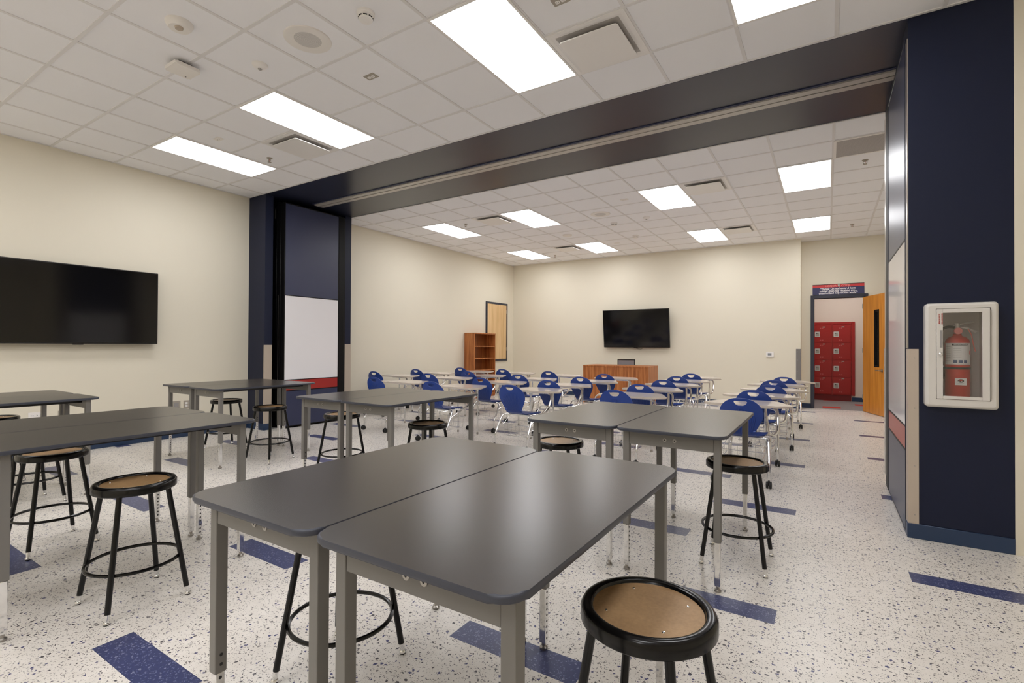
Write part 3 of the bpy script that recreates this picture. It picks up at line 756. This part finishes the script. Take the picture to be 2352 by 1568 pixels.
# ================================================================== BACK WALL ITEMS
t = thing('teacher_desk', 'brown wooden teacher desk with closed front below the back wall television', 'desk', (-4.05, 10.7, 0))
H_ = .868; W = .77; D_ = .74
MB().box(-W, W, 0, D_, H_-.03, H_, 'cherry', .002, 1).build('desk_top', t)
MB().box(-W+.028, W-.028, .012, .03, .04, H_-.03, 'cherry').build('front_panel', t)
MB().box(-W+.002, -W+.03, .006, D_-.01, 0, H_-.03, 'cherry').build('side_panel', t); MB().box(W-.03, W-.002, .006, D_-.01, 0, H_-.03, 'cherry').build('side_panel', t)
ped = MB().box(.36, W-.03, .2, D_-.02, .05, H_-.03, 'cherry').build('drawer_pedestal', t)
for z in (.1, .36, .6):
    dr_ = MB().box(.37, W-.04, D_-.021, D_-.005, z, z+.22, 'cherry').build('drawer', t)
    MB().tube([(.50, D_-.005, z+.14), (.50, D_+.02, z+.14), (.60, D_+.02, z+.14), (.60, D_-.005, z+.14)], .005, 'steel', 6).build('handle', dr_)
t = thing('office_chair', 'office chair with grey mesh back in a dark frame behind the teacher desk', 'chair', (-4.05, 11.72, 0))
b = MB(); by = -.26
# the backrest turned to the room
for q in ((-.215, -.195, .55, 1.0), (.195, .215, .55, 1.0), (-.195, .195, .55, .575), (-.195, .195, .978, 1.0)): b.box(q[0], q[1], by, by+.025, q[2], q[3], 'black', .004, 1)
bf = b.build('back_frame', t); MB().box(-.196, .196, by+.008, by+.014, .574, .98, 'mesh').build('mesh_panel', bf)
MB().prism(rrect(-.24, .24, -.24, .24, .08), .44, .51, 'black', bev=.02).build('seat', t)
b = MB(); b.box(-.03, .03, -.27, -.1, .42, .44, 'black'); b.tube([(0, -.24, .43), (0, -.275, .5), (0, -.27, .7)], .018, 'black', 8, 3); b.build('back_post', t)
MB().tube([(0, 0, .1), (0, 0, .44)], .025, 'black', 10).build('gas_lift', t)
for k in range(5):
    an = k*2*math.pi/5+.3; c, s_ = math.cos(an), math.sin(an)
    lg = MB().tube([(0, 0, .12), (.15*c, .15*s_, .1), (.29*c, .29*s_, .075)], .018, 'black', 8).build('base_arm', t)
    MB().lathe([(.028, -.02), (.03, -.012), (.03, .012), (.028, .02)], 'rubber', 14, (.29*c, .29*s_, .03), axis='x').build('caster', lg)
t = thing('thermostat', 'small white thermostat on the back wall near the doorway step', 'thermostat', (-1.06, YW, 1.145))
b = MB(); b.prism(rrect(-.075, .075, -.055, .055, .012, 4), 0, .022, 'white', bev=.004)
bmesh.ops.transform(b.b, matrix=Matrix.Rotation(math.radians(90), 4, 'X'), verts=b.b.verts[:]); b.build('housing', t)
MB().box(-.042, .03, -.0235, -.0215, -.02, .028, 'mesh').build('display', t)
# honour pledge sign
t = thing('pledge_sign', 'navy and red pledge sign resting over the doorway frame', 'sign', (.178, YD, DH+.075))
W, H_ = .455, .222
MB().box(-W, W, -.006, 0, 0, H_, 'signnavy').build('board', t)
MB().box(-W, W, -.0075, -.006, H_*.70, H_*.945, 'signred').build('red_stripe', t)
MB().box(-W, W, -.0078, -.006, H_*.945, H_, 'ink').build('top_edge', t)
rx = (math.radians(90), 0, 0)
text_mesh(None, '\u201cPledge: On my honor, I have', .056, 'signwhite', 'pledge_line', t, .0016, (-.005, -.0078, .124), rx, sx=.92)
text_mesh(None, 'neither given nor received any...', .056, 'signwhite', 'pledge_line', t, .0016, (.0, -.0078, .078), rx, sx=.90)
text_mesh(None, 'unauthorized help on this work.\u201d', .056, 'signwhite', 'pledge_line', t, .0016, (.0, -.0078, .032), rx, sx=.91)
text_mesh(None, 'HONOR', .052, 'signpink', 'title_word', t, .0012, (-.125, -.0085, H_*.815), rx, sx=1.05)
text_mesh(None, 'CODE', .052, 'signpink', 'title_word', t, .0012, (.135, -.0085, H_*.815), rx, sx=1.05)
b = MB(); q = MB._tmp(); q.faces.new([q.verts.new((.018+x, -.009, H_*.83+z)) for x, z in ((-.024, .03), (.024, .03), (.02, -.01), (0, -.032), (-.02, -.01))]); b.merge(q, 'plate')
q = MB._tmp(); q.faces.new([q.verts.new((.018+x, -.0096, H_*.83+z)) for x, z in ((-.012, .01), (-.004, .01), (.006, -.022), (-.002, -.02))]); b.merge(q, 'signwhite'); b.build('shield_emblem', t)

# lockers beyond the door
def locker(x, label):
    t = thing('locker', label, 'locker', (x, YK, 0), 0, 'corridor lockers')
    W = .195; z0, z1 = .14, 1.86
    MB().box(-W, W, -.035, 0, z0, z1, 'locker', .002, 1).build('body', t)
    n = 4; h = (z1-z0-.04)/n
    for k in range(n):
        za = z0+.02+k*h
        dd = MB(); dd.box(-W+.016, W-.016, -.05, -.034, za+.003, za+h-.003, 'locker', .002, 1); dd = dd.build('door', t)
        b = MB(); cx, cz = -W+.085, za+h*.5
        bq = rrect(cx-.055, cx+.055, cz-.065, cz+.065, .014, 4); b.prism([(p[0], p[1]-cz) for p in bq], .0, .006, 'silver', bev=.002)
        bmesh.ops.transform(b.b, matrix=Matrix.Translation((0, -.05, cz)) @ Matrix.Rotation(math.radians(90), 4, 'X'), verts=b.b.verts[:])
        b.box(cx-.036, cx+.036, -.0575, -.0555, cz-.046, cz+.04, 'plate'); b.box(cx-.03, cx+.0, -.0585, -.0575, cz+.015, cz+.03, 'dark'); b.build('handle_cup', dd)
        b = MB(); b.box(.0, .055, -.053, -.05, za+h-.045, za+h-.022, 'plate', .001, 1); b.build('number_plate', dd)
        b = MB()
        for zz in (za+.055, za+h-.075):
            for dz in (0, .016):
                for dx in (-.06, -.015): b.box(dx, dx+.03, -.0508, -.0498, zz+dz, zz+dz+.004, 'signpink')
        b.build('vent_slots', dd)
    return t
locker(-.503, 'red corridor locker column hidden behind the left door jamb')
locker(-.11, 'left red locker column seen through the doorway')
locker(.283, 'right red locker column seen through the doorway')
ca = tag(MB().box(.481, .552, -.04, 0, .14, 1.93, 'locker', .002, 1).build('locker_filler', None, (0, YK, 0)), 'red vertical filler panel at the right end of the lockers', 'filler panel')
tag(MB().box(-.70, .479, -.04, 0, 1.862, 1.93, 'locker', .002, 1).build('locker_header', None, (0, YK, 0)), 'red header strip along the top of the lockers', 'filler panel')
tag(MB().box(-.70, .48, -.03, 0, 0, .138, 'lockerdark').build('locker_plinth', None, (0, YK, 0)), 'dark red plinth under the corridor lockers', 'plinth')

# ================================================================== WORK TABLES
TZ = .835
def table_proto():
    t = thing('work_table', 'x', 'table')
    W, L_ = .300, .604
    MB().prism(rrect(-W, W, -L_, L_, .058, 8), TZ-.0185, TZ, 'top', 'edge', bev=.007, seg=4).build('tabletop', t)
    lx, ly = .25, .524; g = .0185
    for sx in (-1, 1):
        for sy in (-1, 1):
            cx, cy = sx*lx, sy*ly
            lg = MB(); lg.box(cx-g, cx+g, cy-g, cy+g, .262, TZ-.0185, 'grey', .003, 2)
            for z in (.29, .32): lg.lathe([(.0055, cx-sx*(g+.0006)), (.0, cx-sx*(g+.0008))], 'ink', 10, (0, cy, z), axis='x', cap=False)
            lg = lg.build('leg', t)
            h = .0145
            i_ = MB(); i_.box(cx-h, cx+h, cy-h, cy+h, .03, .262, 'chrome', .003, 2)
            for k in range(9):
                z = .05+k*.0245
                for s_ in (-sx,): i_.lathe([(.0052, cx+s_*(h+.0005)), (.0, cx+s_*(h+.0007))], 'ink', 10, (0, cy, z), axis='x', cap=False)
            i_.build('height_insert', lg)
            MB().lathe([(.015, 0), (.0175, .003), (.0175, .010), (.009, .016), (.009, .032)], 'steel', 16, (cx, cy, 0)).build('glide', lg)
    for sy in (-1, 1):
        y = sy*(ly); y0, y1 = y-.012, y+.012+(.0)
        ap = MB(); yy = y+sy*.004
        ap.box(-lx+g, lx-g, min(yy, yy+sy*.012), max(yy, yy+sy*.012), TZ-.098, TZ-.0185, 'grey', .002, 1); ap = ap.build('end_apron', t)
        b = MB()
        for x in (-.027, .027): b.lathe([(.0105, yy+sy*.012), (.0105, yy+sy*.0145), (.004, yy+sy*.0150)], 'steel', 16, (x, 0, TZ-.057), axis='y'); b.lathe([(.004, yy+sy*.0151), (0, yy+sy*.0152)], 'ink', 8, (x, 0, TZ-.057), axis='y', cap=False)
        b.build('screw', ap)
    for sx in (-1, 1):
        x = sx*(lx-.12); MB().box(x-.012, x+.012, -ly+.004, ly-.004, TZ-.050, TZ-.0185, 'black').build('side_rail', t)
    return t
TP = table_proto(); used = False
pairs = [(-1.087, 1.375, 0, 'nearest pair in the foreground', ('left table of the', 'right table of the')),
         (-1.05, 3.365, 0, 'pair behind it on the right, before the desks', None),
         (-3.605, 1.185, 0, 'pair at the left edge beside the near stools', None),
         (-3.48, 3.36, 0, 'middle pair near the left partition panels', None),
         (-5.96, 1.16, 0, 'far left pair under the television', None),
         (-5.945, 3.32, 0, 'pair by the navy column and left wall', None)]
desc = ['dark grey work table, %s one of the nearest pair in the foreground', 'dark grey work table, %s one of the right pair just before the desks',
        'dark grey work table, %s one of the left pair at the picture edge', 'dark grey work table, %s one of the middle pair before the desks',
        'dark grey work table, %s one of the far left pair below the television', 'dark grey work table, %s one of the pair beside the left navy column']
for (x, y, rz, _, _), dsc in zip(pairs, desc):
    for sx, nm in ((-1, 'left'), (1, 'right')):
        place(TP, used, dsc % nm, (x+sx*.304, y, 0), rz, 'dark work tables'); used = True

# ================================================================== STOOLS
def stool_proto():
    t = thing('lab_stool', 'x', 'stool')
    SH = .607; R = .178
    MB().lathe([(.142, SH-.012), (.1465, SH-.009), (.149, SH-.002), (.153, SH), (R-.012, SH), (R-.005, SH-.003), (R, SH-.012), (R, SH-.04), (R-.003, SH-.043), (R-.006, SH-.043), (.142, SH-.02)], 'stool', 56, cap=False).build('seat_rim', t)
    pad = MB(); pad.lathe([(.0, SH-.010), (.1455, SH-.010)], 'hard', 48, cap=False); pad.lathe([(.0, SH-.02), (.1445, SH-.02), (.1445, SH-.0105)], 'stool', 48, cap=False); pad = pad.build('hardboard_pad', t)
    for k in range(4):
        an = math.radians(45+90*k); MB().lathe([(.0042, SH-.0098), (.003, SH-.0082), (0, SH-.008)], 'chrome', 10, (.113*math.cos(an), .113*math.sin(an), 0)).build('rivet', pad)
    r0, r1, zt = .146, .247, SH-.03
    for k in range(4):
        an = math.radians(45+90*k); c, s_ = math.cos(an), math.sin(an)
        P = lambda z: (c*(r1+(r0-r1)*z/zt), s_*(r1+(r0-r1)*z/zt), z)
        lg = MB().tube([P(zt), P(.045)], .0125, 'stool', 12).build('leg', t)
        f = MB(); f.tube([P(.047), P(.012)], .0105, 'chrome', 12); x, y, z = P(.012); f.lathe([(.0105, .005), (.0145, .006), (.0145, .012), (.0115, .016)], 'chrome', 14, (x, y, 0)); f.lathe([(.011, 0), (.0125, .001), (.0125, .006)], 'rubber', 14, (x, y, 0)); f.build('foot', lg)
    n = 48; rr = .198
    MB().tube([(rr*math.cos(2*math.pi*k/n), rr*math.sin(2*math.pi*k/n), .205) for k in range(n)], .0085, 'stool', 8, closed=True).build('foot_ring', t)
    return t
STP = stool_proto(); used = False
for x, y, rz, l in ((-.41, 1.336, -8, 'black stool with tan seat at bottom right, nearest the camera'),
                    (-1.66, 1.346, 10, 'black stool mostly hidden under the foreground table pair'),
                    (-2.99, 1.13, 0, 'black stool with tan seat standing left of the foreground tables'),
                    (-4.243, 1.146, 4, 'black stool tucked under the left edge table, behind the near stool'),
                    (-.472, 3.335, 0, 'black stool at the right side of the right table pair, by the aisle'),
                    (-1.684, 3.324, 6, 'black stool tucked left of the right table pair, top just visible'),
                    (-3.052, 3.406, 5, 'black stool tucked under the right end of the middle table pair'),
                    (-4.177, 3.37, 3, 'black stool at the left end of the middle table pair'),
                    (-5.343, 3.318, 12, 'black stool in front of the pair beside the navy column'),
                    (-6.422, 3.399, 0, 'black stool behind the pair beside the navy column, near the wall'),
                    (-5.49, 1.33, 6, 'black stool before the far left pair, legs seen under the table'),
                    (-6.62, 1.36, 0, 'black stool behind the far left pair, seat edge at the picture border')):
    place(STP, used, l, (x, y, 0), math.radians(rz), 'black lab stools with tan seats'); used = True

# ================================================================== STUDENT DESKS
def lerp(tab, s):
    for (a, va), (b, vb) in zip(tab, tab[1:]):
        if s <= b:
            t = (s-a)/(b-a); t = t*t*(3-2*t) if False else t
            return tuple(p+(q-p)*t for p, q in zip(va, vb))
    return tab[-1][1]
def shell():
    # centre line (y, z) and half width, spaced by station
    C = [(-.045, .820, .018), (-.0445, .8175, .050), (-.043, .809, .083), (-.041, .797, .110), (-.038, .783, .131), (-.034, .766, .150), (-.029, .748, .165), (-.020, .718, .182), (-.010, .682, .190), (.0, .645, .187), (.015, .600, .171), (.032, .550, .146),
         (.052, .505, .124), (.072, .475, .117), (.095, .457, .118), (.125, .447, .130), (.17, .443, .158), (.23, .443, .186), (.30, .446, .203), (.36, .447, .207), (.405, .440, .198), (.432, .428, .178), (.445, .414, .145)]
    V = [Vector(c) for c in C]; P = catmull(V, 4)
    nu = 24; cols = list(range(-12, 13)); hole_k = 4
    a = bmesh.new(); grid = []
    zt, zb = .793, .745
    for p in P:
        y, z, w = p; row = []
        inh = zb-.001 <= z <= zt+.002 and y < 0
        q = max(0, min(1, (zt-z)/(zt-zb)))
        hw = (.059*math.sqrt(max(0, 1-q*q)) if q > .12 else .052) if inh else (.050 if z > zt else .014)
        hw = max(hw, .014); hw = min(hw, w*.66)
        back = z > .5
        for k in cols:
            f = k/12
            if (z > .70 and y < 0):
                x = hw*k/hole_k if abs(k) <= hole_k else math.copysign(hw+(w-hw)*(abs(k)-hole_k)/(12-hole_k), k)
            else: x = w*f
            g = x/max(w, .05)
            dish = .030*(x/.19)**2 if back else 0
            dz = .012*(x/.2)**2 if y > .1 else 0
            row.append(a.verts.new((x, y+dish, z+dz)))
        grid.append((row, inh, z))
    for (A, ia, za), (B, ib, zb_) in zip(grid, grid[1:]):
        for k in range(24):
            kk = cols[k]
            if ia and ib and -hole_k <= kk < hole_k: continue
            a.faces.new((A[k], A[k+1], B[k+1], B[k]))
    bmesh.ops.delete(a, geom=[v for v in a.verts if not v.link_faces], context='VERTS')
    bmesh.ops.recalc_face_normals(a, faces=a.faces[:])
    a.normal_update()
    bmesh.ops.solidify(a, geom=a.faces[:], thickness=.007)
    b = MB(); b.merge(a, 'blue', True); return b
def desk_proto():
    t = thing('student_desk', 'x', 'desk')
    shell().build('chair_shell', t)
    ws = MB(); pts = fillet([(-.30, .41), (.30, .41), (.43, .50), (.24, .935), (-.24, .935), (-.43, .50)], [.06, .06, .035, .06, .06, .035], 6)
    ws.prism(pts, .692, .715, 'worktop', 'worktopedge', bev=.006, seg=3); ws = ws.build('work_surface', t)
    r = .0125
    for s_ in (-1, 1):
        lx = s_*.18-.03; lg = MB(); lg.tube([(lx*.95, .82, .688), (lx, .82, .66), (lx, .82, .03)], r, 'chrome', 10); lg = lg.build('front_leg', t)
        MB().lathe([(.013, 0), (.015, .004), (.015, .02), (.0125, .032)], 'steel', 12, (lx, .82, 0)).build('glide', lg)
        rl = MB(); rl.tube([(0, .165, .425), (s_*.12, .165, .425), (s_*.195, .16, .42), (s_*.225, .135, .39), (s_*.237, .06, .27), (s_*.24, .015, .20), (s_*.24, .003, .16), (s_*.24, 0, .06)], r, 'chrome', 10, 4); rl = rl.build('rear_leg', t)
        c = MB()
        for q in (-.014, .014): c.lathe([(.02, q-.011), (.030, q-.009), (.032, q-.004), (.032, q+.004), (.030, q+.009), (.02, q+.011)], 'rubber', 20, (s_*.24, -.022, .032), axis='x')
        c.box(s_*.24-.009, s_*.24+.009, -.04, .010, .03, .072, 'rubber', .004, 1); c.build('caster', rl)
    MB().tube([(-.20, .82, .682), (.14, .82, .682)], .011, 'chrome', 8).build('front_crossbar', t)
    MB().tube([(-.12, .56, .680), (.15, .56, .680), (.225, .555, .677), (.268, .54, .655), (.284, .51, .60), (.286, .46, .51), (.278, .40, .455), (.255, .33, .432), (.21, .27, .428), (.12, .24, .428), (-.12, .24, .428)], .0135, 'chrome', 10, 4).build('support_arm', t)
    MB().tube([(.13, .80, .680), (.15, .79, .64), (.165, .73, .57), (.187, .60, .49), (.21, .42, .425), (.23, .23, .375), (.238, .10, .332)], .0105, 'chrome', 10, 4).build('brace', t)
    MB().box(-.12, .12, .20, .36, .428, .440, 'steel').build('seat_plate', t)
    bk = MB(); wr = .0019
    X0, X1, Y0, Y1, ZB, ZT = -.185, .185, .10, .46, .155, .30
    def wire(*p): bk.tube(p, wr, 'chrome', 5)
    for z, e in ((ZT, 0), ((ZT+ZB)/2, .008), (ZB, .016)):
        bk.tube([(X0+e, Y0+e, z), (X1-e, Y0+e, z), (X1-e, Y1-e, z), (X0+e, Y1-e, z)], wr*1.3, 'chrome', 5, closed=True)
    for k in range(5):
        x = X0+.016+(X1-X0-.032)*k/4; wire((x, Y0, ZT), (x, Y0+.016, ZB), (x, Y1-.016, ZB), (x, Y1, ZT))
    for k in range(1, 4):
        y = Y0+(Y1-Y0)*k/4; wire((X0, y, ZT), (X0+.016, y, ZB), (X1-.016, y, ZB), (X1, y, ZT))
    for sx in (X0, X1):
        wire((sx, Y0, ZT), (sx*.7, .2, .425)); wire((sx, Y1, ZT), (sx*.7, .34, .43))
    bk.build('wire_basket', t)
    return t
DK = desk_proto(); used = False
cols = [('column along the left wall', [(-7.08, 6.45), (-7.08, 7.56), (-6.83, 8.69)]),
        ('second column from the left wall', [(-5.80, 5.29), (-5.80, 6.50), (-5.74, 7.53), (-5.71, 8.68)]),
        ('third column from the left wall', [(-4.50, 5.11), (-4.46, 6.18), (-4.42, 7.2), (-4.53, 8.49)]),
        ('fourth column from the left wall', [(-3.34, 5.26), (-3.35, 6.27), (-3.31, 7.28), (-3.32, 8.3)]),
        ('fifth column from the left wall', [(-2.0, 5.32), (-2.05, 6.34), (-2.03, 7.35), (-2.09, 8.37), (-2.09, 9.39)]),
        ('right-hand column beside the open aisle', [(-.70, 5.18), (-.705, 6.2), (-.625, 7.22), (-.672, 8.24), (-.606, 9.26)])]
names = {3: ['nearest', 'middle', 'farthest'], 4: ['nearest', 'second', 'third', 'farthest'], 5: ['nearest', 'second', 'third', 'fourth', 'farthest']}
for cn, pos in cols:
    for (x, y), nm in zip(pos, names[len(pos)]):
        place(DK, used, 'blue chair desk with white top, %s in the %s' % (nm, cn), (x, y, 0), random.uniform(-.02, .02), 'blue student chair desks'); used = True
bpy.context.view_layer.update()
